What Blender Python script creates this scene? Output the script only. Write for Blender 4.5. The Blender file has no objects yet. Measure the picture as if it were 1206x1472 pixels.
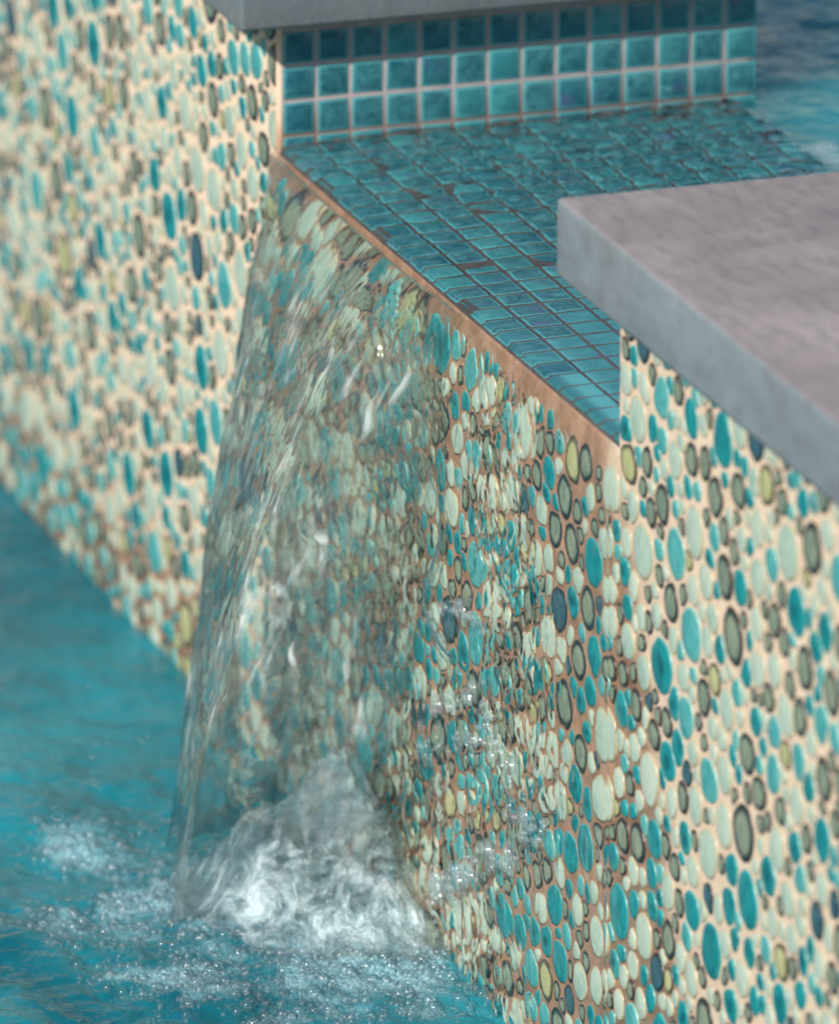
import bpy, math, random
import numpy as np
from mathutils import Matrix, Vector

random.seed(7)
RNG = np.random.default_rng(11)
SC = bpy.context.scene
COL = SC.collection

# ------------------------------------------------------------------ camera
PITCH, YAW, ROLL = math.radians(18.262), math.radians(18.643), math.radians(.0493)
CAM = np.array([-2.11364348, -6.59946274, 2.00432586])
FWD = np.array([math.sin(YAW) * math.cos(PITCH), math.cos(YAW) * math.cos(PITCH), -math.sin(PITCH)])
RGT = np.array([math.cos(YAW), -math.sin(YAW), 0.0])
UP = np.cross(RGT, FWD)
RGT, UP = RGT * math.cos(ROLL) + UP * math.sin(ROLL), UP * math.cos(ROLL) - RGT * math.sin(ROLL)
FPX = 13898.56
cd = bpy.data.cameras.new('camera')
cd.sensor_fit = 'VERTICAL'
cd.sensor_height = 24.0
cd.sensor_width = 24.0
cd.lens = FPX / 1472 * 24.0
cd.clip_start, cd.clip_end = .1, 500
cd.dof.use_dof = True
cd.dof.focus_distance = 6.80
cd.dof.aperture_fstop = 4.0
cam = bpy.data.objects.new('camera', cd)
COL.objects.link(cam)
cam.matrix_world = Matrix(((RGT[0], UP[0], -FWD[0], CAM[0]), (RGT[1], UP[1], -FWD[1], CAM[1]),
                           (RGT[2], UP[2], -FWD[2], CAM[2]), (0, 0, 0, 1)))
SC.camera = cam


def proj(P):
    """photo pixel (1206 x 1472) and depth of world points"""
    q = np.asarray(P, float) - CAM
    z = q @ FWD
    return 603 + FPX * (q @ RGT) / z, 736 - FPX * (q @ UP) / z, z


# ------------------------------------------------------------------ light
SUN_DIR = Vector((-.66, -.45, .62)).normalized()      # towards the sun
elev = math.asin(SUN_DIR.z)
azim = math.atan2(SUN_DIR.x, SUN_DIR.y)               # clockwise from +Y
w = bpy.data.worlds.new('World')
SC.world = w
w.use_nodes = True
wn = w.node_tree
sky = wn.nodes.new('ShaderNodeTexSky')
sky.sky_type = 'NISHITA'
sky.sun_disc = False
sky.sun_elevation = elev
sky.sun_rotation = azim
bg = wn.nodes['Background']
bg.inputs['Strength'].default_value = .075
wn.links.new(sky.outputs[0], bg.inputs['Color'])
sl = bpy.data.lights.new('sun', 'SUN')
sl.energy = 4.6
sl.angle = math.radians(.53)
sl.color = (1.0, .95, .87)
sun = bpy.data.objects.new('sun', sl)
COL.objects.link(sun)
sun.rotation_euler = SUN_DIR.to_track_quat('Z', 'Y').to_euler()
sun.location = (-3, -3, 4)
SC.view_settings.view_transform = 'Standard'
SC.view_settings.look = 'None'
SC.view_settings.gamma = 1
SC.view_settings.use_curve_mapping = False
SC.view_settings.exposure = .40
SC.cycles.use_denoising = True
SC.cycles.max_bounces = 14
SC.cycles.transmission_bounces = 12
SC.cycles.transparent_max_bounces = 64
SC.cycles.sample_clamp_indirect = 6
SC.cycles.blur_glossy = .6

# ------------------------------------------------------------------ sizes (metres)
L = .754          # length of the spillway along y (0 .. -L), wall face is the plane x = 0
H = .492          # pool level below the spillway
TP = .027         # tile pitch
W = 14 * TP       # wall thickness
CAPL, CAPR = .1025, .1125   # undersides of the two coping slabs


# ------------------------------------------------------------------ noise
_P = RNG.permutation(256)
_P = np.concatenate([_P, _P, _P])
_G = RNG.normal(size=(256, 3))
_G /= np.linalg.norm(_G, axis=1)[:, None]


def perlin(x, y, z=0.0):
    x, y, z = np.broadcast_arrays(np.asarray(x, float), np.asarray(y, float), np.asarray(z, float))
    xi, yi, zi = np.floor(x).astype(int), np.floor(y).astype(int), np.floor(z).astype(int)
    xf, yf, zf = x - xi, y - yi, z - zi
    xi, yi, zi = xi & 255, yi & 255, zi & 255
    f = lambda t: t * t * t * (t * (t * 6 - 15) + 10)
    u, v, s = f(xf), f(yf), f(zf)
    out = 0
    for a in (0, 1):
        for b in (0, 1):
            for c in (0, 1):
                g = _G[_P[_P[_P[xi + a] + yi + b] + zi + c] & 255]
                d = g[..., 0] * (xf - a) + g[..., 1] * (yf - b) + g[..., 2] * (zf - c)
                out = out + d * (u if a else 1 - u) * (v if b else 1 - v) * (s if c else 1 - s)
    return out * 1.5


def fbm(x, y, z=0.0, o=3):
    r, a = 0, 1.0
    for k in range(o):
        r = r + a * perlin(np.asarray(x) * 2 ** k, np.asarray(y) * 2 ** k, np.asarray(z) + 7.3 * k)
        a *= .5
    return r


def sstep(a, b, x):
    t = np.clip((np.asarray(x, float) - a) / (b - a), 0, 1)
    return t * t * (3 - 2 * t)


# ------------------------------------------------------------------ object helpers
def link(name, me, mats, parent=None):
    o = bpy.data.objects.new(name, me)
    COL.objects.link(o)
    if mats is not None and len(me.materials) == 0:
        for m in (mats if isinstance(mats, (list, tuple)) else [mats]):
            me.materials.append(m)
    if parent:
        o.parent = parent
    return o


def tag(o, label=None, cat=None, group=None, kind=None):
    if cat and not kind:
        kind = 'thing'
    for k, v in (('label', label), ('category', cat), ('group', group), ('kind', kind)):
        if v:
            o[k] = v
    return o


def empty(name, loc):
    o = bpy.data.objects.new(name, None)
    COL.objects.link(o)
    o.location = loc
    o.empty_display_size = .05
    return o


def child(o, parent):
    """parent without moving"""
    o.parent = parent
    o.matrix_parent_inverse = Matrix.Translation(parent.location).inverted()
    return o


def mesh_np(name, V, F, smooth=True, attrs=None):
    """V (n,3); F list of arrays with equal row length or one array"""
    me = bpy.data.meshes.new(name)
    Fs = F if isinstance(F, list) else [F]
    me.vertices.add(len(V))
    me.vertices.foreach_set('co', np.asarray(V, np.float32).ravel())
    nl = sum(f.size for f in Fs)
    npoly = sum(len(f) for f in Fs)
    me.loops.add(nl)
    me.loops.foreach_set('vertex_index', np.concatenate([f.ravel() for f in Fs]).astype(np.int32))
    me.polygons.add(npoly)
    tot = np.concatenate([np.full(len(f), f.shape[1]) for f in Fs])
    st = np.concatenate([[0], np.cumsum(tot)[:-1]])
    me.polygons.foreach_set('loop_start', st.astype(np.int32))
    me.polygons.foreach_set('use_smooth', np.full(npoly, smooth))
    me.update(calc_edges=True)
    for k, a in (attrs or {}).items():
        at = me.attributes.new(k, 'FLOAT', 'POINT')
        at.data.foreach_set('value', np.asarray(a, np.float32).ravel())
    return me


def grid_faces(n, m, off=0, flip=False):
    i = np.arange(n - 1)[:, None] * m + np.arange(m - 1)[None]
    q = np.stack([i, i + 1, i + m + 1, i + m], -1).reshape(-1, 4) + off
    return q[:, ::-1] if flip else q


def box_mesh(name, x0, x1, y0, y1, z0, z1, bevel=0.0, seg=3):
    import bmesh
    bm = bmesh.new()
    bmesh.ops.create_cube(bm, size=1)
    for v in bm.verts:
        v.co = ((x0 + x1) / 2 + v.co.x * (x1 - x0), (y0 + y1) / 2 + v.co.y * (y1 - y0), (z0 + z1) / 2 + v.co.z * (z1 - z0))
    if bevel:
        bmesh.ops.bevel(bm, geom=bm.edges[:], offset=bevel, segments=seg, affect='EDGES', profile=.5)
    me = bpy.data.meshes.new(name)
    bm.to_mesh(me)
    bm.free()
    for p in me.polygons:
        p.use_smooth = bool(bevel)
    if bevel and hasattr(me, 'set_sharp_from_angle'):
        me.set_sharp_from_angle(angle=math.radians(50))
    return me


# ------------------------------------------------------------------ materials
class NT:
    def __init__(self, name):
        self.m = bpy.data.materials.new(name)
        self.m.use_nodes = True
        self.t = self.m.node_tree
        self.t.nodes.clear()
        self.out = self.n('ShaderNodeOutputMaterial')

    def n(self, typ, **kw):
        o = self.t.nodes.new(typ)
        for k, v in kw.items():
            setattr(o, k, v)
        return o

    def l(self, a, b):
        self.t.links.new(a, b)

    def put(self, sock, v):
        if isinstance(v, bpy.types.NodeSocket):
            self.l(v, sock)
        elif isinstance(v, (tuple, list)) and len(v) == 3 and sock.type == 'RGBA':
            sock.default_value = (*v, 1)
        else:
            sock.default_value = v

    def pos(self):
        return self.n('ShaderNodeNewGeometry').outputs['Position']

    def attr(self, name):
        return self.n('ShaderNodeAttribute', attribute_name=name).outputs['Fac']

    def noise(self, scale, detail=3, rough=.55, vec=None, stretch=None, w=None, dist=0):
        v = vec or self.pos()
        if stretch:
            mp = self.n('ShaderNodeMapping')
            mp.inputs['Scale'].default_value = stretch
            self.l(v, mp.inputs['Vector'])
            v = mp.outputs[0]
        t = self.n('ShaderNodeTexNoise')
        if w is not None:
            t.noise_dimensions = '4D'
            self.put(t.inputs['W'], w)
        self.l(v, t.inputs['Vector'])
        t.inputs['Scale'].default_value = scale
        t.inputs['Detail'].default_value = detail
        t.inputs['Roughness'].default_value = rough
        t.inputs['Distortion'].default_value = dist
        return t.outputs['Fac']

    def ramp(self, fac, a, b, smooth=True):
        r = self.n('ShaderNodeMapRange')
        r.interpolation_type = 'SMOOTHSTEP' if smooth else 'LINEAR'
        self.put(r.inputs['Value'], fac)
        r.inputs['From Min'].default_value = a
        r.inputs['From Max'].default_value = b
        return r.outputs[0]

    def math(self, op, a, b=0.0, c=0.0):
        m = self.n('ShaderNodeMath', operation=op)
        self.put(m.inputs[0], a)
        self.put(m.inputs[1], b)
        self.put(m.inputs[2], c)
        return m.outputs[0]

    def mix(self, fac, a, b, blend='MIX'):
        m = self.n('ShaderNodeMix', data_type='RGBA', blend_type=blend)
        self.put(m.inputs[0], fac)
        self.put(m.inputs[6], a)
        self.put(m.inputs[7], b)
        return m.outputs[2]

    def bump(self, height, strength=.3, dist=.001, normal=None):
        b = self.n('ShaderNodeBump')
        b.inputs['Strength'].default_value = strength
        b.inputs['Distance'].default_value = dist
        self.put(b.inputs['Height'], height)
        if normal:
            self.l(normal, b.inputs['Normal'])
        return b.outputs[0]

    def principled(self, color, rough, normal=None, **kw):
        p = self.n('ShaderNodeBsdfPrincipled')
        p.subsurface_method = 'BURLEY'
        self.put(p.inputs['Base Color'], color)
        self.put(p.inputs['Roughness'], rough)
        if normal:
            self.l(normal, p.inputs['Normal'])
        for k, v in kw.items():
            self.put(p.inputs[k.replace('_', ' ')], v)
        return p.outputs[0]

    def done(self, shader):
        self.l(shader, self.out.inputs['Surface'])
        return self.m


def wet_mask(t):
    """1 where the mortar is soaked: the overflow, a creeping band beside it, the splash line above the pool"""
    sep = t.n('ShaderNodeSeparateXYZ')
    t.l(t.pos(), sep.inputs[0])
    y, z = sep.outputs[1], sep.outputs[2]
    n = t.noise(18, 4, .6)
    n2 = t.math('MULTIPLY', t.math('SUBTRACT', n, .5), .12)
    # near side: edge runs from y=-.775 at the lip to y=-.86 at the pool
    lim = t.math('ADD', t.math('MULTIPLY_ADD', z, .42, -.745), n2)
    near = t.ramp(t.math('SUBTRACT', y, lim), -.03, .03)
    lim2 = t.math('ADD', t.math('MULTIPLY_ADD', z, -.02, .006), t.math('MULTIPLY', n2, .25))
    far = t.ramp(t.math('SUBTRACT', lim2, y), -.010, .010)
    top = t.ramp(t.math('ADD', z, t.math('MULTIPLY', n2, .6)), .03, .005)
    over = t.math('MULTIPLY', t.math('MULTIPLY', near, far), top)
    splash = t.ramp(t.math('ADD', z, t.math('MULTIPLY', n2, 1.2)), -H + .135, -H + .03)
    return t.math('MAXIMUM', over, splash)


def mat_mortar():
    t = NT('pebble_mortar')
    wet = wet_mask(t)
    a = t.noise(45, 5, .6)
    b = t.noise(300, 3, .6)
    dry = t.mix(t.ramp(a, .3, .7), (.50, .385, .275), (.57, .45, .34))
    wetc = t.mix(t.ramp(a, .35, .65), (.20, .108, .064), (.31, .182, .115))
    c = t.mix(wet, dry, wetc)
    c = t.mix(t.ramp(b, .62, .8), c, t.mix(.45, c, (.10, .06, .04)))
    r = t.math('MULTIPLY_ADD', wet, -.55, .85)
    return t.done(t.principled(c, r, t.bump(t.noise(600, 4, .6), .5, .0006)))


def mat_pebble(kind):
    t = NT('glazed_pebble_' + kind)
    rad, rnd = t.attr('radial'), t.attr('tint')
    wob = t.math('MULTIPLY', t.math('SUBTRACT', t.noise(420, 3, .6), .5), .34)
    r = t.math('ADD', rad, wob)
    n = t.noise(110, 5, .62, w=t.math('MULTIPLY', rnd, 9.0), stretch=(1, 1, .45), dist=1.2)
    fine = t.noise(520, 4, .65)
    if kind == 'teal':
        c = t.mix(t.ramp(n, .32, .68), (.002, .085, .100), (.010, .235, .245))
        c = t.mix(t.ramp(fine, .6, .78), c, (.10, .44, .43))
        c = t.mix(t.math('MULTIPLY', t.ramp(r, .92, 1.04), .7), c, (.12, .34, .31))
        c = t.mix(t.math('MULTIPLY', rnd, .5), c, (.006, .21, .235))
        blot = t.math('MULTIPLY', t.ramp(t.math('ADD', r, t.math('MULTIPLY', t.noise(70, 4, .6), 1.2)), 1.15, .75), t.ramp(t.math('FRACT', t.math('MULTIPLY', rnd, 7.3)), .35, .5))
        c = t.mix(t.math('MULTIPLY', blot, .8), c, (.001, .055, .065))
    elif kind == 'aqua':
        c = t.mix(t.ramp(n, .3, .7), (.022, .205, .215), (.09, .33, .32))
        c = t.mix(t.ramp(fine, .58, .75), c, (.20, .47, .44))
        c = t.mix(t.math('MULTIPLY', t.ramp(r, .90, 1.03), .6), c, (.30, .42, .34))
    elif kind == 'mint':
        c = t.mix(t.ramp(n, .3, .7), (.205, .315, .27), (.385, .475, .385))
        c = t.mix(t.math('MULTIPLY', rnd, .6), c, (.43, .485, .395))
        c = t.mix(t.ramp(fine, .58, .76), c, (.52, .57, .49))
        c = t.mix(t.math('MULTIPLY', t.ramp(t.noise(260, 4, .7), .60, .72), .45), c, (.17, .23, .17))
        c = t.mix(t.ramp(r, .84, 1.0), c, (.36, .31, .20))
    elif kind == 'sage':
        c = t.mix(t.ramp(n, .3, .7), (.11, .15, .115), (.23, .265, .18))
        c = t.mix(t.ramp(fine, .6, .8), c, (.40, .43, .31))
        c = t.mix(t.ramp(r, .62, .84), c, (.016, .020, .021))
        c = t.mix(t.ramp(r, .96, 1.08), c, (.10, .055, .035))
    elif kind == 'khaki':
        c = t.mix(t.ramp(n, .3, .7), (.29, .30, .13), (.42, .40, .21))
        c = t.mix(t.ramp(r, .66, .90), c, (.055, .045, .028))
    else:
        c = t.mix(t.ramp(n, .3, .7), (.012, .05, .075), (.05, .115, .135))
        c = t.mix(t.ramp(fine, .6, .8), c, (.10, .20, .22))
        c = t.mix(t.ramp(r, .74, .94), c, (.012, .016, .020))
    nb = t.bump(fine, .18, .0004, t.bump(n, .3, .0012))
    return t.done(t.principled(c, t.math('MULTIPLY_ADD', fine, .25, .24), nb, Coat_Weight=.1, Coat_Roughness=.25, Specular_IOR_Level=.35))


def mat_glass_tile():
    t = NT('glass_tile')
    oi = t.n('ShaderNodeObjectInfo').outputs['Random']
    g = t.n('ShaderNodeTexCoord').outputs['Generated']
    sep = t.n('ShaderNodeSeparateXYZ')
    t.l(g, sep.inputs[0])
    ex = t.math('ABSOLUTE', t.math('SUBTRACT', sep.outputs[0], .5))
    ey = t.math('ABSOLUTE', t.math('SUBTRACT', sep.outputs[1], .5))
    e = t.math('MAXIMUM', ex, ey)
    n = t.noise(70, 5, .65, w=t.math('MULTIPLY', oi, 20), dist=1.5)
    st = t.noise(160, 4, .6, w=t.math('MULTIPLY', oi, 31), stretch=(.35, 1, 1), dist=.8)
    c = t.mix(t.ramp(n, .3, .7), (.010, .074, .100), (.044, .180, .208))
    c = t.mix(t.math('MULTIPLY', t.ramp(st, .55, .75), .6), c, (.11, .36, .38))
    c = t.mix(t.math('MULTIPLY', t.ramp(oi, .45, 1.0), .55), c, (.006, .085, .125))
    c = t.mix(t.math('MULTIPLY', t.ramp(t.math('FRACT', t.math('MULTIPLY', oi, 13.7)), .6, 1.0), .45), c, (.05, .30, .31))
    irid = t.ramp(t.noise(30, 2, .5, w=t.math('MULTIPLY', oi, 57)), .60, .70)
    c = t.mix(t.math('MULTIPLY', irid, .45), c, (.075, .065, .20))
    c = t.mix(t.math('MULTIPLY', t.ramp(e, .40, .44), .55), c, (.10, .40, .42))
    c = t.mix(t.math('MULTIPLY', t.ramp(e, .465, .485), .7), c, (.01, .10, .12))
    nb = t.bump(t.noise(60, 2, .5, w=t.math('MULTIPLY', oi, 11)), .25, .002)
    return t.done(t.principled(c, .13, nb, Coat_Weight=.5, Coat_Roughness=.04))


def mat_tile_grout(name, wetness):
    t = NT(name)
    a = t.noise(60, 5, .6)
    if wetness:
        c = t.mix(t.ramp(a, .3, .7), (.045, .040, .040), (.080, .064, .060))
    else:
        c = t.mix(t.ramp(a, .3, .7), (.27, .235, .24), (.36, .31, .31))
        sep = t.n('ShaderNodeSeparateXYZ')
        t.l(t.pos(), sep.inputs[0])
        damp = t.ramp(t.math('ADD', sep.outputs[2], t.math('MULTIPLY', t.noise(25, 3), .03)), .062, .02)
        c = t.mix(damp, c, (.15, .10, .09))
        rust = t.math('MULTIPLY', t.ramp(sep.outputs[0], .030, .004), t.ramp(t.noise(40, 4), .35, .6))
        c = t.mix(t.math('MULTIPLY', rust, damp), c, (.20, .075, .035))
    return t.done(t.principled(c, .75 - .35 * wetness, t.bump(t.noise(500, 4), .5, .0006)))


def mat_stone(name, k):
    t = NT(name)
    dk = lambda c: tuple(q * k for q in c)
    a = t.noise(9, 5, .6, stretch=(1, .5, 1))
    b = t.noise(60, 5, .65, stretch=(1.6, .5, 1))
    f = t.noise(700, 3, .7)
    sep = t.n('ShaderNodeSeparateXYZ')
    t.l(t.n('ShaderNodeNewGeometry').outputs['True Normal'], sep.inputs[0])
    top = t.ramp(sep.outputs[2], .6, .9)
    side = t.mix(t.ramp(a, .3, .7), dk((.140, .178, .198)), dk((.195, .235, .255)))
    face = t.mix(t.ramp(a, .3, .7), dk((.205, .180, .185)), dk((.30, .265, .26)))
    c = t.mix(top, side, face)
    c = t.mix(t.math('MULTIPLY', t.ramp(b, .42, .72), .55), c, (.105, .10, .11))
    blot = t.noise(4.5, 5, .65, dist=.7)
    c = t.mix(t.math('MULTIPLY', t.ramp(blot, .50, .68), .45), c, (.13, .115, .125))
    c = t.mix(t.math('MULTIPLY', t.ramp(t.noise(14, 5, .7, dist=1.0), .60, .75), .25), c, (.40, .37, .35))
    c = t.mix(t.math('MULTIPLY', t.ramp(f, .55, .8), .35), c, (.36, .36, .36))
    pit = t.ramp(t.noise(240, 4, .75), .64, .74)
    c = t.mix(t.math('MULTIPLY', pit, .5), c, (.075, .072, .08))
    spl = t.ramp(t.noise(38, 2, .5, dist=.4), .68, .72)
    c = t.mix(t.math('MULTIPLY', spl, .22), c, (.42, .40, .39))
    nb = t.bump(f, .35, .0008, t.bump(b, .3, .003))
    return t.done(t.principled(c, .72, nb))


def mat_water(name):
    """clear water: bends light at grazing angles, lets it straight through where it is met nearly square on"""
    t = NT(name)
    geo = t.n('ShaderNodeNewGeometry')
    dot = t.n('ShaderNodeVectorMath', operation='DOT_PRODUCT')
    t.l(geo.outputs['Normal'], dot.inputs[0])
    t.l(geo.outputs['Incoming'], dot.inputs[1])
    c = t.math('ABSOLUTE', dot.outputs['Value'])
    free, air, thin, turn = t.attr('free'), t.attr('air'), t.attr('thin'), t.attr('turn')
    film = t.ramp(c, .40, .62)
    sheet = t.math('MULTIPLY_ADD', t.ramp(c, .52, .72), .80, .10)
    sheet = t.math('MULTIPLY', sheet, t.math('MULTIPLY_ADD', turn, -.20, 1.0))
    clear = t.math('ADD', t.math('MULTIPLY', film, t.math('SUBTRACT', 1, free)), t.math('MULTIPLY', free, sheet))
    clear = t.math('MAXIMUM', clear, thin)
    g = t.n('ShaderNodeBsdfGlass')
    g.inputs['IOR'].default_value = 1.333
    g.inputs['Roughness'].default_value = .012
    g.inputs['Color'].default_value = (.985, 1, .997, 1)
    tr = t.n('ShaderNodeBsdfTransparent')
    tr.inputs['Color'].default_value = (.97, .99, .99, 1)
    gl = t.n('ShaderNodeBsdfGlossy')
    gl.inputs['Roughness'].default_value = .03
    m2 = t.n('ShaderNodeMixShader')
    t.put(m2.inputs[0], t.math('MULTIPLY', t.math('SUBTRACT', 1, thin), .03))
    t.l(tr.outputs[0], m2.inputs[1])
    t.l(gl.outputs[0], m2.inputs[2])
    mx = t.n('ShaderNodeMixShader')
    t.l(clear, mx.inputs[0])
    t.l(g.outputs[0], mx.inputs[1])
    t.l(m2.outputs[0], mx.inputs[2])
    # fine air in the water, painted as pale haze and streaks that brighten it
    df = t.n('ShaderNodeBsdfDiffuse')
    df.inputs['Color'].default_value = (.80, .85, .84, 1)
    tl = t.n('ShaderNodeBsdfTranslucent')
    tl.inputs['Color'].default_value = (.80, .85, .84, 1)
    m3 = t.n('ShaderNodeMixShader')
    m3.inputs[0].default_value = .45
    t.l(df.outputs[0], m3.inputs[1])
    t.l(tl.outputs[0], m3.inputs[2])
    m4 = t.n('ShaderNodeMixShader')
    t.l(air, m4.inputs[0])
    t.l(mx.outputs[0], m4.inputs[1])
    t.l(m3.outputs[0], m4.inputs[2])
    return t.done(m4.outputs[0])


def mat_bubble(name, rim, skin):
    """thin skin of a bubble: clear in the middle, a dark line just inside a bright rim"""
    t = NT(name)
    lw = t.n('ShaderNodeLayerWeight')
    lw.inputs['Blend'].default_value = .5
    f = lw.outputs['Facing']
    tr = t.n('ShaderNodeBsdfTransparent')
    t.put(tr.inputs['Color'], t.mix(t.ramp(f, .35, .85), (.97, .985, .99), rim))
    gl = t.n('ShaderNodeBsdfGlossy')
    gl.inputs['Roughness'].default_value = .13
    df = t.n('ShaderNodeBsdfDiffuse')
    df.inputs['Color'].default_value = (.82, .90, .92, 1)
    m1 = t.n('ShaderNodeMixShader')
    m1.inputs[0].default_value = .3
    t.l(gl.outputs[0], m1.inputs[1])
    t.l(df.outputs[0], m1.inputs[2])
    mx = t.n('ShaderNodeMixShader')
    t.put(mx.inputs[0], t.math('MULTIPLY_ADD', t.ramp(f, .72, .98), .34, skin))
    t.l(tr.outputs[0], mx.inputs[1])
    t.l(m1.outputs[0], mx.inputs[2])
    return t.done(mx.outputs[0])


def mat_splash():
    """water full of air"""
    t = NT('aerated_water')
    a = t.noise(38, 5, .65, dist=.8)
    b = t.noise(230, 3, .6)
    c = t.mix(t.ramp(a, .3, .7), (.30, .50, .56), (.60, .72, .75))
    nb = t.bump(b, .8, .003, t.bump(a, .8, .010))
    p = t.n('ShaderNodeBsdfPrincipled')
    t.put(p.inputs['Base Color'], c)
    p.inputs['Roughness'].default_value = .12
    t.l(nb, p.inputs['Normal'])
    tr = t.n('ShaderNodeBsdfTransparent')
    mx = t.n('ShaderNodeMixShader')
    t.put(mx.inputs[0], t.math('MULTIPLY', t.ramp(a, .30, .75), t.attr('solid')))
    mx2 = t.n('ShaderNodeMixShader')
    g = t.n('ShaderNodeBsdfGlossy')
    g.inputs['Roughness'].default_value = .12
    t.l(nb, g.inputs['Normal'])
    fr = t.n('ShaderNodeFresnel')
    fr.inputs['IOR'].default_value = 1.25
    t.l(nb, fr.inputs['Normal'])
    t.l(fr.outputs[0], mx2.inputs[0])
    t.l(tr.outputs[0], mx2.inputs[1])
    t.l(g.outputs[0], mx2.inputs[2])
    t.l(mx2.outputs[0], mx.inputs[1])
    t.l(p.outputs[0], mx.inputs[2])
    return t.done(mx.outputs[0])


def mat_pool(name, deep, light, sss):
    t = NT(name)
    foam = t.attr('foam')
    n = t.math('MULTIPLY_ADD', t.noise(7, 5, .6, stretch=(1, .7, 1), dist=.6), .6, t.math('MULTIPLY', t.noise(2.6, 3, .5), .4))
    n2 = t.noise(45, 5, .7)
    c = t.mix(t.ramp(n, .3, .72), deep, light)
    vo = t.n('ShaderNodeTexVoronoi', feature='DISTANCE_TO_EDGE')
    vo.inputs['Scale'].default_value = 260
    t.l(t.pos(), vo.inputs['Vector'])
    cell = t.ramp(vo.outputs['Distance'], .0, .14)
    f = t.ramp(t.math('ADD', foam, t.math('MULTIPLY', t.math('SUBTRACT', n2, .5), 1.1)), .30, .90)
    f = t.math('MULTIPLY', f, t.math('MULTIPLY_ADD', cell, -.45, 1.0))
    m25 = t.noise(26, 4, .65, stretch=(1, .6, 1), dist=.8)
    c = t.mix(t.math('MULTIPLY', t.ramp(m25, .52, .75), .40), c, light)
    c = t.mix(t.math('MULTIPLY', f, .85), c, (.36, .55, .60))
    nb = t.bump(t.noise(55, 4, .6, dist=.4), .55, .006, t.bump(t.noise(16, 3, .55), .5, .02))
    return t.done(t.principled(c, t.math('MULTIPLY_ADD', f, .3, .07), nb, IOR=1.333, Subsurface_Weight=sss, Subsurface_Scale=.35, Subsurface_Radius=(.25, .9, 1.0)))


M_MORTAR = mat_mortar()
KINDS = ('teal', 'aqua', 'mint', 'sage', 'khaki', 'slate')
M_PEB = [mat_pebble(k) for k in KINDS]
M_TILE = mat_glass_tile()
M_GROUT_DRY = mat_tile_grout('tile_grout', 0)
M_GROUT_WET = mat_tile_grout('soaked_tile_grout', 1)
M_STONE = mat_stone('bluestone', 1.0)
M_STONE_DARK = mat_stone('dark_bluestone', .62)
M_WATER = mat_water('clear_water')
M_BUBBLE = mat_bubble('bubble_skin', (.50, .67, .70), .045)
M_BEAD = mat_bubble('bead_skin', (.88, .94, .95), .13)
M_SPLASH = mat_splash()
M_POOL = mat_pool('pool_water', (.001, .056, .086), (.010, .186, .232), 0.0)
M_POOL_UP = mat_pool('upper_pool_water', (.004, .13, .165), (.016, .225, .265), 1.0)

# ------------------------------------------------------------------ things of the wall
left = tag(empty('pebble_wall', (0, .45, -H)), 'far length of dry cream wall set with pebbles, under the coping slab at the top', 'wall')
spill = tag(empty('spillway_wall', (0, -L / 2, -H)), 'low wet middle wall with brown mortar that the water pours over', 'wall')
right = tag(empty('pebble_wall', (0, -L - .4, -H)), 'near length of cream pebble wall standing right of the spillway under the big grey slab', 'wall')

YF, YN = 1.5, -L - .95          # ends of the wall
BOT = -H - .25


def core(x0, x1, y0, y1, z0, z1, parent, mats, name='mortar_bed', bevel=.004):
    me = box_mesh(name, x0, x1, y0, y1, z0, z1, bevel, 2)
    o = link(name, me, mats)
    if len(mats) > 1:
        for p in me.polygons:
            if p.normal.y < -.5 and p.center.x > .0035:
                p.material_index = 1
            if p.normal.z > .5:
                p.material_index = 1
    return child(o, parent)


core(.0005, W, 0, YF, BOT, CAPL, left, [M_MORTAR, M_GROUT_DRY])
core(.0005, W, YN, -L, BOT, CAPR, right, [M_MORTAR], bevel=.0012)
core(.0008, W - .001, -L - .02, .02, BOT, -.0005, spill, [M_MORTAR, M_GROUT_WET])


# ---- pebbles
def pack(y0, y1, z0, z1, keep, seed, size=.93):
    """pebble centres and radii, tight, in a space squeezed by the pebble's aspect"""
    rng = np.random.default_rng(seed)
    AS = .98
    cell = .02
    pts, grid = [], {}

    def ok(p, r, k):
        gx, gz = int(p[0] // cell), int(p[1] // cell)
        for a in range(gx - 2, gx + 3):
            for b in range(gz - 2, gz + 3):
                for q in grid.get((a, b), ()):
                    if (p[0] - q[0]) ** 2 + (p[1] - q[1]) ** 2 < (k * (r + q[2])) ** 2:
                        return False
        return True

    area = (y1 - y0) / AS * (z1 - z0)
    for rlo, rhi, dens, k in ((.019, .0245, 160, 1.0), (.0140, .0178, 1000, .95), (.0098, .0132, 7000, .92), (.0062, .0086, 40000, .89)):
        for _ in range(int(area * dens)):
            r = rng.uniform(rlo, rhi) * size
            p = (rng.uniform(y0, y1) / AS, rng.uniform(z0, z1))
            if keep(p[0] * AS, p[1], r) and ok(p, r, k):
                q = (p[0], p[1], r)
                pts.append(q)
                grid.setdefault((int(p[0] // cell), int(p[1] // cell)), []).append(q)
    return np.array(pts), AS, rng


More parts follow.
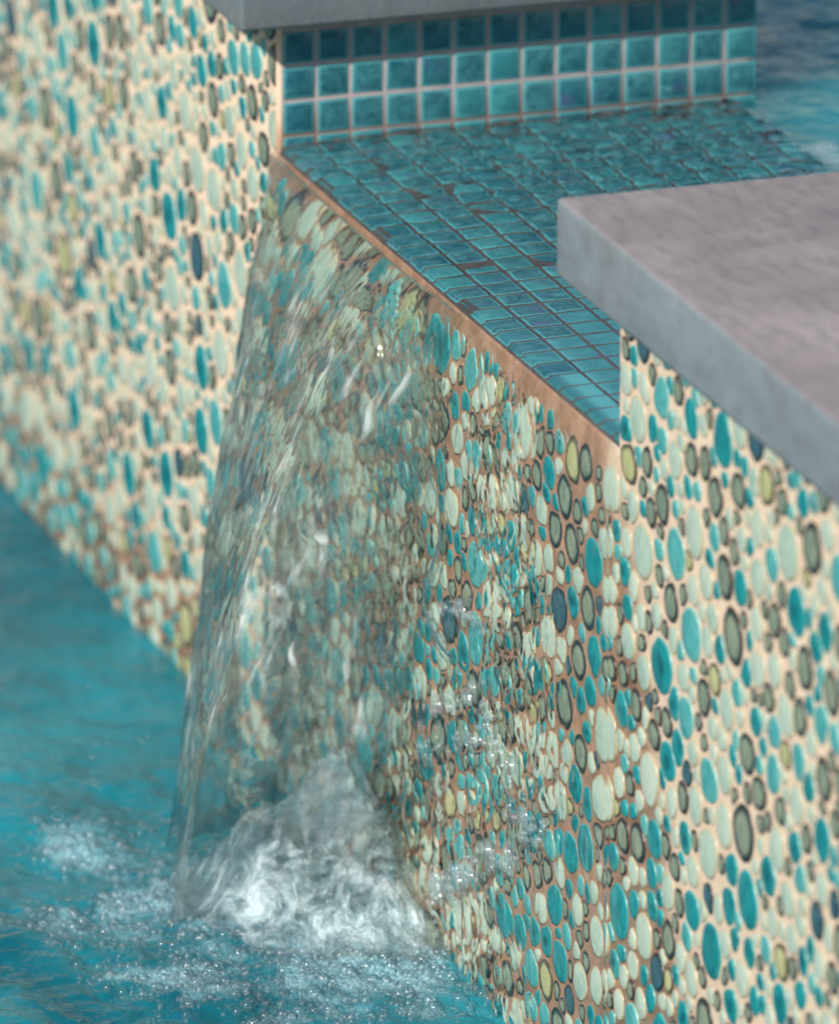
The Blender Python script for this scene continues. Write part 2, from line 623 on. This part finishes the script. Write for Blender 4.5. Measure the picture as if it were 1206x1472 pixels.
def pebbles(region, parents, seed, gap, limits):
    y0, y1, z0, z1, keep = region
    P, AS, rng = pack(y0, y1, z0, z1, keep, seed)
    N = 16
    th = np.arange(N) / N * 2 * np.pi
    ct, stn = np.cos(th), np.sin(th)
    info = []
    for i, (a, b, r) in enumerate(P):
        d2 = (P[:, 0] - a) ** 2 + (P[:, 1] - b) ** 2
        nb = np.where((d2 < .075 ** 2) & (d2 > 0))[0]
        D = np.sqrt(d2[nb])
        nx, nz = (P[nb, 0] - a) / D, (P[nb, 1] - b) / D
        d = (D * D + r * r - P[nb, 2] ** 2) / (2 * D) - gap / 2
        d = np.maximum(d, .3 * r)
        p = 7
        tilt = rng.normal(0, .35)
        egg = rng.choice([-1, 1]) * math.pi / 2 + rng.normal(0, .7)
        ell = 1.2 * r * (1 + rng.uniform(-.16, .10) * np.cos(2 * (th - tilt)) + rng.uniform(.0, .24) * np.cos(th - egg) + rng.uniform(-.04, .04) * np.cos(3 * (th - egg)))
        c = np.maximum(nx[:, None] * ct + nz[:, None] * stn, 0) / d[:, None]
        rad = ((c ** p).sum(0) + ell ** -p) ** (-1 / p)
        rad *= 1 + .025 * rng.normal(size=N)
        oy, oz = (a + rad * ct) * AS, b + rad * stn
        oy, oz = limits(oy, oz)
        if np.ptp(oy) < .006 or np.ptp(oz) < .005:
            continue
        info.append((a * AS, b, oy, oz, r))
    # kind of glaze
    kinds = []
    for (y, z, oy, oz, r) in info:
        u = rng.random()
        if r < .0095:
            k = 0 if u < .26 else 1 if u < .38 else 3 if u < .68 else 4 if u < .70 else 5 if u < .72 else 2
        else:
            k = 0 if u < .19 else 1 if u < .31 else 3 if u < .57 else 4 if u < .60 else 5 if u < .63 else 2
        kinds.append(k)
    # the largest in the picture are parts, the others one joined part
    order = []
    for i, (y, z, oy, oz, r) in enumerate(info):
        px, py, _ = proj(np.stack([np.zeros(N), oy, oz], -1))
        vis = (px.max() > 0) & (px.min() < 1206) & (py.max() > 0) & (py.min() < 1472) & (z > -H - .02)
        order.append((-(np.ptp(px) * np.ptp(py)) if vis else 1, i))
    order.sort()
    host = [parents(y, z) for (y, z, *_) in info]
    single = set()
    for h in set(host):
        single |= set([i for s, i in order if s < 0 and host[i] is h][:298])
    ring = np.arange(N)
    nxt = (ring + 1) % N
    fan = np.stack([np.zeros(N, int), 1 + nxt, 1 + ring], -1)
    q1 = np.stack([1 + ring, 1 + nxt, 1 + N + nxt, 1 + N + ring], -1)
    q2 = q1 + N
    J = {h: ([], [], [], [], [], [], [0]) for h in set(host)}
    for i, (y, z, oy, oz, r) in enumerate(info):
        parent = host[i]
        JV, JT, JQ, JR, JN, JM, off = J[parent]
        cy, cz = oy.mean(), oz.mean()
        hgt = .0006 + rng.uniform(-.0002, .0003)
        tiltx, tiltz = rng.normal(0, .008, 2)
        V = [np.array([[-hgt - .0002, cy, cz]])]
        for f, h in ((.90, hgt), (1.0, hgt * .5), (1.012, -.0012)):
            yy, zz = cy + (oy - cy) * f, cz + (oz - cz) * f
            V.append(np.stack([-h + (yy - cy) * tiltx + (zz - cz) * tiltz, yy, zz], -1))
        V = np.concatenate(V)
        rr = np.concatenate([[0], np.full(N, .90), np.ones(N), np.full(N, 1.1)])
        tint = np.full(len(V), rng.random())
        if i in single:
            c = np.array([0, cy, cz])
            me = mesh_np('pebble', V - c, [fan, q1, q2], True, {'radial': rr, 'tint': tint})
            o = link('pebble', me, M_PEB[kinds[i]])
            o.location = c
            child(o, parent)
        else:
            JV.append(V); JT.append(fan + off[0]); JQ.append(np.concatenate([q1, q2]) + off[0])
            JR.append(rr); JN.append(tint); JM.append(kinds[i]); off[0] += len(V)
    for parent, (JV, JT, JQ, JR, JN, JM, off) in J.items():
        if not JV:
            continue
        me = mesh_np('small_pebbles', np.concatenate(JV), [np.concatenate(JT), np.concatenate(JQ)], True,
                     {'radial': np.concatenate(JR), 'tint': np.concatenate(JN)})
        for m in M_PEB:
            me.materials.append(m)
        mi = np.concatenate([np.repeat(JM, N), np.repeat(JM, 2 * N)])
        me.polygons.foreach_set('material_index', mi.astype(np.int32))
        o = link('small_pebbles', me, None)
        child(o, parent)
        o['kind'] = 'stuff'
    return len(info), len(single)


def vis_left(y, z, r):
    px, py, _ = proj((0, y, z))
    return px > -70 and py > -70


def vis_right(y, z, r):
    px, py, _ = proj((0, y, z))
    return px < 1290 and py < 1560


def lim_left(oy, oz):
    return np.maximum(oy, .003), np.minimum(oz, CAPL - .003)


def lim_near(oy, oz):
    high = oz > -.012
    if oy.mean() > -L:
        return oy, np.minimum(oz, -.012)
    return np.where(high, np.minimum(oy, -L - .0035), oy), np.minimum(oz, CAPR - .002)


def keep_near(y, z, r):
    if not vis_right(y, z, r):
        return False
    if z > -.02:
        return y + r * .8 < -L - .004 and z < CAPR - .004
    return y < -L - .004 or z + r * 1.05 < -.0135


print('left', pebbles((.004, .95, -H - .05, CAPL - .004, vis_left), lambda y, z: left, 3, .0030, lim_left))
print('near', pebbles((-L - .55, 0, -H - .05, CAPR, keep_near), lambda y, z: spill if y > -L else right, 4, .0017, lim_near))

# ---- glass tiles
tile_me = box_mesh('tile', -.0121, .0121, -.0121, .0121, -.004, 0, .0010, 2)
tile_me.materials.append(M_TILE)


def tile(parent, mat4, me=tile_me):
    o = bpy.data.objects.new('tile', me)
    COL.objects.link(o)
    o.matrix_world = mat4
    o.parent = parent
    o.matrix_parent_inverse = Matrix.Translation(parent.location).inverted()
    return o


half_me = box_mesh('tile', -.0121, .0121, -.0046, .0046, -.004, 0, .0011, 2)
half_me.materials.append(M_TILE)
face = Matrix(((1, 0, 0), (0, 0, -1), (0, 1, 0))).to_4x4()        # local z -> -y, local y -> z
for r in range(4):
    for c in range(14):
        j = Matrix.Rotation(random.gauss(0, .012), 4, 'Z') @ Matrix.Rotation(random.gauss(0, .01), 4, 'X')
        zc = .0062 if r == 0 else .012 + (r - .5) * TP
        loc = Matrix.Translation((.004 + (c + .5) * TP, -.0009 + random.gauss(0, .0002), zc))
        tile(left, loc @ face @ j, half_me if r == 0 else tile_me)

hidden = []
for r in range(28):
    for c in range(14):
        x, y = .0030 + (c + .5) * (W - .0035) / 14, -.002 - (r + .5) * TP
        px, py, _ = proj((x, y, 0))
        m = Matrix.Translation((x, y, random.gauss(0, .0002) - (-.0003 if c == 0 else 0))) @ Matrix.Rotation(-.05 if c == 0 else 0, 4, 'Y') @ Matrix.Rotation(random.gauss(0, .014), 4, 'Z') @ \
            Matrix.Rotation(random.gauss(0, .012), 4, 'X') @ Matrix.Rotation(random.gauss(0, .012), 4, 'Y')
        if px > 1215 or (px > 815 and py > 300 - .081 * (px - 800)):
            hidden.append(m)
        else:
            tile(spill, m)
nv = len(tile_me.vertices)
base = np.array([v.co for v in tile_me.vertices])
polys = [list(p.vertices) for p in tile_me.polygons]
V, F = [], []
for k, m in enumerate(hidden):
    V += [tuple(m @ Vector(b)) for b in base]
    F += [[i + k * nv for i in p] for p in polys]
me = bpy.data.meshes.new('covered_tiles')
me.from_pydata(V, [], F)
o = child(link('covered_tiles', me, M_TILE), spill)
o['kind'] = 'stuff'

# ------------------------------------------------------------------ coping slabs
def slab(y0, y1, x0, x1, z0, z1, label, mat):
    me = box_mesh('coping_slab', x0, x1, y0, y1, z0, z1, .0035, 3)
    c = Vector(((x0 + x1) / 2, (y0 + y1) / 2, z0))
    me.transform(Matrix.Translation(-c))
    o = link('coping_slab', me, mat)
    o.location = c
    return tag(o, label, 'slab', 'coping slabs on the wall')


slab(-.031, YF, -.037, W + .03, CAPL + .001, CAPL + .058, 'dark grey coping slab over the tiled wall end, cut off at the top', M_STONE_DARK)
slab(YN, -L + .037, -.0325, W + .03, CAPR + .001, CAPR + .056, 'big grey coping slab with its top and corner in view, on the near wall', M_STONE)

# ------------------------------------------------------------------ pool waters
def foam_at(x, y):
    """how much air is in the pool water (0..1) around the landing of the fall"""
    x, y = x + .035 * fbm(x * 14, y * 14, 71.0, 3), y + .035 * fbm(x * 14, y * 14, 77.0, 3)
    f = 0
    for cx, cy, sx, sy, a in ((-.165, -.27, .035, .12, 1.0), (-.06, -.30, .075, .10, .95), (-.17, -.12, .055, .045, 1.0),
                              (-.225, -.275, .06, .05, .75), (-.09, -.42, .11, .07, .74), (-.20, -.42, .07, .06, .55), (-.17, -.50, .06, .05, .45),
                              (-.03, -.50, .05, .07, .6), (-.20, .04, .1, .06, .22), (-.30, .30, .12, .2, .25)):
        f = np.maximum(f, a * np.exp(-((x - cx) / sx) ** 2 - ((y - cy) / sy) ** 2))
    return np.clip(f * (1 + .9 * fbm(x * 9, y * 9, 3.1, 4)), 0, 1.2)


def pool_z(x, y):
    near = np.exp(-((x + .14) / .3) ** 2 - ((y + .3) / .4) ** 2)
    z = .004 * fbm(x * 7 + .6 * y, y * 5, .3, 3) + .0022 * fbm(x * 24, y * 20, 1.7, 3)
    return z * (.7 + 1.6 * near)


def pool_sheet(name, xs, ys, zbase, foamf, zf, mat):
    X, Y = np.meshgrid(xs, ys, indexing='ij')
    Z = zbase + zf(X, Y)
    V = np.stack([X, Y, Z], -1).reshape(-1, 3)
    me = mesh_np(name, V, grid_faces(len(xs), len(ys)), True, {'foam': foamf(X, Y)})
    return tag(link(name, me, mat), kind='structure')


xs = np.unique(np.concatenate([np.linspace(-40, -1.5, 20), np.linspace(-1.5, -.6, 90), np.linspace(-.6, .0015, 260)]))
ys = np.unique(np.concatenate([np.linspace(-20, -1.2, 16), np.linspace(-1.2, -.75, 30), np.linspace(-.75, .2, 380), np.linspace(.2, 1.4, 160), np.linspace(1.4, 60, 24)]))
pool_sheet('pool_water', xs, ys, -H, foam_at, pool_z, M_POOL)
xs = np.unique(np.concatenate([np.linspace(W - .011, 1.3, 140), np.linspace(1.3, 40, 20)]))
ys = np.unique(np.concatenate([np.linspace(-20, -1.2, 12), np.linspace(-1.2, 1.2, 260), np.linspace(1.2, 60, 20)]))
pool_sheet('upper_pool_water', xs, ys, .0062, lambda x, y: np.clip(.16 + .24 * sstep(.06, -.06, y) + .6 * fbm(x * 14, y * 10, 9, 4), 0, .8),
           lambda x, y: (.6 * pool_z(x * 1.2, y * 1.3 + 4) + .002 * fbm(x * 22, y * 18, 2.2, 3)) * (1 - .7 * sstep(.40, W, x)), M_POOL_UP)


# ------------------------------------------------------------------ the falling water
def solid(outer, inner):
    """closed shell between two grids of points: vertices and faces"""
    n, m = outer.shape[:2]
    V = np.concatenate([outer.reshape(-1, 3), inner.reshape(-1, 3)])
    idx = np.arange(n * m).reshape(n, m)
    loop = np.concatenate([idx[0], idx[1:, -1], idx[-1, ::-1][1:], idx[::-1, 0][1:]])
    rim = np.stack([loop[:-1], loop[:-1] + n * m, loop[1:] + n * m, loop[1:]], -1)
    return V, np.concatenate([grid_faces(n, m, 0, False), grid_faces(n, m, n * m, True), rim])


def waterfall():
    G = 9.81
    zt = .0042
    # --- film: over the shelf, round the lip and down the face
    ny, ns, nt = 620, 170, 330
    yv = np.linspace(-.001, -L + .001, ny)
    xs = np.linspace(W, .004, ns)
    d = np.linspace(0, H + .03, nt) ** 1.5
    d = d / d[-1] * (H + .03)
    Yg, D = np.meshgrid(yv, d, indexing='ij')
    patch = .35 + .9 * np.clip(.5 + 1.3 * fbm(Yg * 8, -D * 6, 31.1, 2), 0, 1.3)
    busy = .22 + .78 * sstep(-.72, -.50, Yg + .06 * fbm(Yg * 5, -D * 5, 40.1, 2))
    wv = .3 * fbm(Yg * 14, -D * 9, 17.7, 2)
    rip = (.0030 * fbm(Yg * 60 + wv, -D * 34 + wv, 2.2, 3) + .0050 * fbm(Yg * 27, -D * 14 + wv, 8.1, 2)) * patch * busy
    rip += .0007 * fbm(Yg * 150, -D * 90, 3.2, 2) * patch * busy
    film = (.0050 + .0075 * busy * sstep(0, .06, D)) * sstep(0, .02, D) - .001
    ox = .004 - (.004 + film) * sstep(0, .014, D) ** .5 + rip * sstep(.0, .012, D)
    ox = np.where(D > .02, np.minimum(ox, -.0026), ox)
    Ys, Xs = np.meshgrid(yv, xs, indexing='ij')
    rough = .10 + 1.6 * sstep(-.45, -.05, Ys) + .6 * sstep(.1, .35, Xs)
    sh = (.0014 * fbm(Xs * 28, Ys * 40, .9, 3) + .0009 * fbm(Xs * 80, Ys * 100, 5.5, 2)) * rough + .00022 * fbm(Xs * 170, Ys * 200, 15.5, 2)
    Zs = zt + ((.0025 + .0025 * sstep(-.5, -.1, Ys)) * sstep(.0, .12, Xs) + sh * sstep(.004, .02, Xs)) * sstep(W, W - .02, Xs) - .006 * sstep(W - .008, W, Xs)
    outer = np.concatenate([np.stack([Xs, Ys, Zs], -1), np.stack([ox, Yg, zt - D], -1)[:, 1:]], 1)
    inner = np.concatenate([np.stack([Xs, Ys, np.full_like(Xs, -.0045)], -1),
                            np.stack([np.full_like(ox, .0055), Yg, np.minimum(zt - D - .0087, -.0045)], -1)[:, 1:]], 1)
    V1, F1 = solid(outer, inner)
    # --- free sheet that leaps clear of the wall
    nu, nt = 420, 300
    u = np.linspace(0, 1, nu)
    yu = np.interp(u, [0, .70, 1], [-.010, -.335, -.455])
    vu = np.interp(u, [0, .08, .22, .45, .70, .77, .85, .93, 1], [.10, .24, .36, .455, .55, .48, .31, .15, .05])
    k = np.ones(21) / 21
    vu = np.convolve(np.pad(vu, 10, 'edge'), k, 'valid')
    t = np.linspace(.012, math.sqrt(2 * (H + .03) / G), nt)
    U, T = np.meshgrid(u, t, indexing='ij')
    Y0, Vg = yu[:, None] + 0 * T, vu[:, None] + 0 * T
    fall = .5 * G * T ** 2
    s = fall / H
    on = .25 + .75 * sstep(.0, .05, s)
    wx = .45 * fbm(Y0 * 14, s * 6, 1.3, 3)
    lump = .35 + .95 * np.clip(.5 + 1.2 * fbm(Y0 * 9, s * 5, 12.1, 2), 0, 1.2)
    calm = 1 - .7 * sstep(.5, .85, s)
    rip = .0017 * fbm(Y0 * 58 + wx, s * 7 + wx * 2, .2, 3) * lump * calm
    rip += .0046 * fbm(Y0 * 16 + wx, s * 3.6, 4.2, 3)
    rip += .0005 * fbm(Y0 * 140 + wx * 2, s * 26, 21.2, 2) * calm * lump
    ring = np.hypot((Y0 + .275) / .030, (fall - .72 * H) / .0125)
    rip += .0030 * np.exp(-((ring - 1) / .28) ** 2) - .002 * np.exp(-(ring / .5) ** 2)
    rip *= on
    turn = sstep(.62, .80, U)
    rip += on * turn * (.0022 * fbm(Y0 * 75 + wx * 2, s * 18, 14.2, 3) + .0042 * fbm(Y0 * 30 + wx, s * 7, 9.4, 2)) * calm
    edge = U
    rope = .0045 * np.exp(-(edge / .018) ** 2) * sstep(.02, .2, s)
    thick = (.0028 + .0013 * fbm(Y0 * 40, s * 4, 6.6, 2) * on) * sstep(-.004, .03, edge) * sstep(1.03, .9, U) + rope
    wander = .010 * fbm(s * 2.2, 0 * s, 3.3, 3) * np.exp(-(edge / .10) ** 2) * on
    wander += .016 * fbm(s * 5, U * 3, 23.3, 3) * turn * on
    draw = .03 * np.exp(-(U / .12) ** 2) * s - .105 * sstep(.5, 1, U) * s
    X = -.006 - Vg * T + rip
    Yo = Y0 - draw + wander
    ty = np.gradient(Yo, axis=0)
    tx = np.gradient(X, axis=0)
    ln = np.hypot(tx, ty) + 1e-9
    nx, nyy = ty / ln, -tx / ln                      # outward: -x side
    sgn = np.where(nx < 0, 1, -1)
    nx, nyy = nx * sgn, nyy * sgn
    o2 = np.stack([X + nx * thick / 2, Yo + nyy * thick / 2, zt - fall], -1)
    i2 = np.stack([X - nx * thick / 2, Yo - nyy * thick / 2, zt - fall], -1)
    V2, F2 = solid(o2, i2)
    streak = sstep(.15, .75, fbm(Y0 * 120 + wx * 3, s * 9 + wx * 2, 41.2, 3)) * (.3 + .9 * sstep(-.1, .5, fbm(Y0 * 45 + wx, s * 22, 44.2, 3)))
    broad = sstep(-.35, .45, fbm(Y0 * 12, s * 4.5, 51.7, 3))
    air = (.008 + 0.03 * broad + .62 * streak * broad) * sstep(.03, .2, s) * (1 - .7 * sstep(.62, .95, s) * sstep(.75, .4, U)) * sstep(.0, .1, U) * sstep(1.0, .85, U)  # white streaks and faint haze painted along the flow to lighten the sheet
    thin = sstep(.88, .99, U + .06 * fbm(Y0 * 30, s * 9, 61.1, 2))
    z1 = np.zeros(len(V1))
    two = lambda q: np.concatenate([z1, q.ravel(), q.ravel()])
    me = mesh_np('waterfall', np.concatenate([V1, V2]), np.concatenate([F1, F2 + len(V1)]), True,
                 {'free': two(np.ones_like(U)), 'air': two(air), 'thin': np.concatenate([z1, thin.ravel(), np.maximum(thin, .98).ravel()]), 'turn': two(turn)})
    return tag(link('waterfall', me, M_WATER), 'clear rippling sheet of water pouring over the tiled ledge into the pool', 'waterfall')


fall = waterfall()

# ------------------------------------------------------------------ splash, bubbles, drops
def splash():
    n, m = 150, 170
    X, Y = np.meshgrid(np.linspace(-.165, .002, n), np.linspace(-.43, -.11, m), indexing='ij')
    b = .086 * np.exp(-((X + .030) / .060) ** 2 - ((Y + .262) / .080) ** 2)
    b += .058 * np.exp(-((X + .105) / .042) ** 2 - ((Y + .28) / .075) ** 2)
    b += .030 * np.exp(-((X + .04) / .05) ** 2 - ((Y + .36) / .05) ** 2)
    b *= 1 + .38 * fbm(X * 15, Y * 14, 5.1, 2) + .12 * fbm(X * 75, Y * 60, 1.1, 3)
    edge = sstep(.004, .03, b)
    Z = -H - .008 + b
    me = mesh_np('splash', np.stack([X, Y, Z], -1).reshape(-1, 3), grid_faces(n, m), True, {'solid': edge * (.50 + .40 * sstep(.080, .012, b))})
    rng = np.random.default_rng(77)
    k = rng.choice(n * m, 3000)
    k = k[(b.ravel()[k] > .006) & (rng.random(len(k)) < .55)]
    r = np.clip(rng.lognormal(math.log(.0012), .5), .0006, .004) * np.clip(rng.lognormal(0, .45, len(k)), .4, 2.4)
    P = np.stack([X.ravel()[k], Y.ravel()[k], Z.ravel()[k] + rng.uniform(-.2, 1.2, len(k)) * r], -1)
    balls('splash_bubbles', P, r, M_BEAD, True)
    return tag(link('splash', me, M_SPLASH), kind='stuff')



def balls(name, P, R, mat, hemi, seg=10, rings=3):
    """many small spheres (or caps that float on the water) joined in one mesh"""
    top = math.pi / 2 * 1.15 if hemi else math.pi
    V0, k = [(0, 0, 1)], rings if hemi else rings * 2 - 1
    for i in range(1, k + 1):
        a = top * i / (k if hemi else k + 1)
        for j in range(seg):
            b = 2 * math.pi * j / seg
            V0.append((math.sin(a) * math.cos(b), math.sin(a) * math.sin(b), math.cos(a)))
    if not hemi:
        V0.append((0, 0, -1))
    V0 = np.array(V0)
    tri = [(0, 1 + j, 1 + (j + 1) % seg) for j in range(seg)]
    quad = [(1 + i * seg + j, 1 + (i + 1) * seg + j, 1 + (i + 1) * seg + (j + 1) % seg, 1 + i * seg + (j + 1) % seg) for i in range(k - 1) for j in range(seg)]
    if not hemi:
        l = len(V0) - 1
        tri += [(l, 1 + (k - 1) * seg + (j + 1) % seg, 1 + (k - 1) * seg + j) for j in range(seg)]
    tri, quad = np.array(tri), np.array(quad)
    P, R = np.asarray(P), np.asarray(R)
    if R.ndim == 1:
        R = np.stack([R, R, R], -1)
    V = (P[:, None] + V0[None] * R[:, None]).reshape(-1, 3)
    off = (np.arange(len(P)) * len(V0))[:, None, None]
    me = mesh_np(name, V, [(tri + off).reshape(-1, 3), (quad + off).reshape(-1, 4)], True)
    return tag(link(name, me, mat), kind='stuff')


splash()


def pool_bubbles():
    rng = np.random.default_rng(21)
    n = 85000
    x, y = rng.uniform(-.40, .0, n), rng.uniform(-.60, .05, n)
    keep = rng.random(n) < np.clip(foam_at(x, y) - .12, 0, 1) * .35
    x, y = x[keep], y[keep]
    r = np.clip(rng.lognormal(math.log(.0021), .45, len(x)), .0008, .0062)
    P = np.stack([x, y, -H + pool_z(x, y) + .1 * r], -1)
    return balls('pool_bubbles', P, r, M_BUBBLE, True)


pool_bubbles()


def drops():
    rng = np.random.default_rng(5)
    P, R = [], []
    for _ in range(320):                      # thrown up round the foot of the fall
        y = rng.normal(-.27, .09)
        x = min(-.012, rng.normal(-.12, .07))
        P.append((x, y, -H + abs(rng.normal(0, .05)) + .01))
        R.append(np.clip(rng.lognormal(math.log(.0012), .5), .0006, .004))
    for p, r in (((-.30, -.03, -.40), .0035), ((-.24, -.22, -.42), .0055), ((-.26, -.30, -.40), .0045), ((-.02, -.12, -.30), .002),
                 ((-.25, .12, -.36), .0018), ((-.31, .28, -.33), .002), ((-.03, -.62, -.145), .0014), ((-.01, -.045, -.012), .004)):
        P.append(p)
        R.append(r)
    for _ in range(420):                      # beads on the shelf water and the wet wall
        if rng.random() < .6:
            P.append((rng.uniform(.02, .37), -abs(rng.normal(0, .22)) - .01, .0085))
            R.append(rng.uniform(.0005, .0013))
        else:
            P.append((-.0065, rng.uniform(-.74, -.38), rng.uniform(-.44, -.03)))
            R.append(rng.uniform(.0005, .0016))
    return balls('water_drops', P, R, M_WATER, False)


drops()


def froth():
    """strings of beads and bubbles that run down the film on the wall"""
    rng = np.random.default_rng(8)
    paths = [([(-.382, -.448), (-.436, -.422), (-.482, -.397), (-.557, -.36), (-.594, -.332), (-.63, -.316)], 150, .009),
             ([(-.373, -.246), (-.404, -.227), (-.442, -.214), (-.48, -.209), (-.503, -.212)], 40, .004),
             ([(-.361, -.315), (-.42, -.29), (-.496, -.263), (-.519, -.287), (-.564, -.308), (-.542, -.342)], 70, .008),
             ([(-.355, -.351), (-.42, -.325), (-.496, -.295)], 40, .006)]
    P, R = [], []
    for pts, n, wd in paths:
        pts = np.array(pts)
        for _ in range(n):
            u = rng.random() * (len(pts) - 1)
            i = int(u)
            q = pts[i] + (pts[i + 1] - pts[i]) * (u - i) + rng.normal(0, wd, 2) * (.5, .8)
            r = np.clip(rng.lognormal(math.log(.0027), .5), .001, .0075)
            P.append((-.006 - rng.uniform(.2, .8) * r, q[0], q[1]))
            R.append((r * .8, r * 1.5, r))
    balls('froth', P, R, M_BEAD, False)


froth()


def rivulet():
    """a rope of water that winds down over the film"""
    pts = np.array([(-.360, -.120), (-.402, -.134), (-.424, -.150), (-.417, -.179), (-.391, -.209), (-.386, -.232), (-.404, -.245), (-.450, -.252)])
    k = np.linspace(0, len(pts) - 1, 90)
    y, z = (np.interp(k, range(len(pts)), pts[:, i]) for i in (0, 1))
    ker = np.ones(13) / 13
    y, z = (np.convolve(np.pad(q, 6, 'edge'), ker, 'valid') for q in (y, z))
    tang = np.stack([np.gradient(y), np.gradient(z)], -1)
    tang /= np.linalg.norm(tang, axis=1)[:, None]
    r = .0055 * (1 + .4 * perlin(k * .9, 0 * k, 3.3)) * sstep(0, 6, k) ** .3 * sstep(90, 80, np.arange(90)) ** .3 + .0004
    a = np.arange(14) / 14 * 2 * np.pi
    V = np.stack([-.0105 + np.cos(a)[None] * r[:, None] * .7, y[:, None] - tang[:, 1:2] * np.sin(a)[None] * r[:, None],
                  z[:, None] + tang[:, 0:1] * np.sin(a)[None] * r[:, None]], -1).reshape(-1, 3)
    i, j = np.meshgrid(np.arange(89), np.arange(14), indexing='ij')
    F = np.stack([i * 14 + j, i * 14 + (j + 1) % 14, (i + 1) * 14 + (j + 1) % 14, (i + 1) * 14 + j], -1).reshape(-1, 4)
    V = np.concatenate([V, V[:14].mean(0)[None], V[-14:].mean(0)[None]])
    n = len(V)
    c0 = np.array([(n - 2, (q + 1) % 14, q) for q in range(14)])
    c1 = np.array([(n - 1, 89 * 14 + q, 89 * 14 + (q + 1) % 14) for q in range(14)])
    return tag(link('rivulet', mesh_np('rivulet', V, [F, c0, c1], True), M_WATER), kind='stuff')


rivulet()
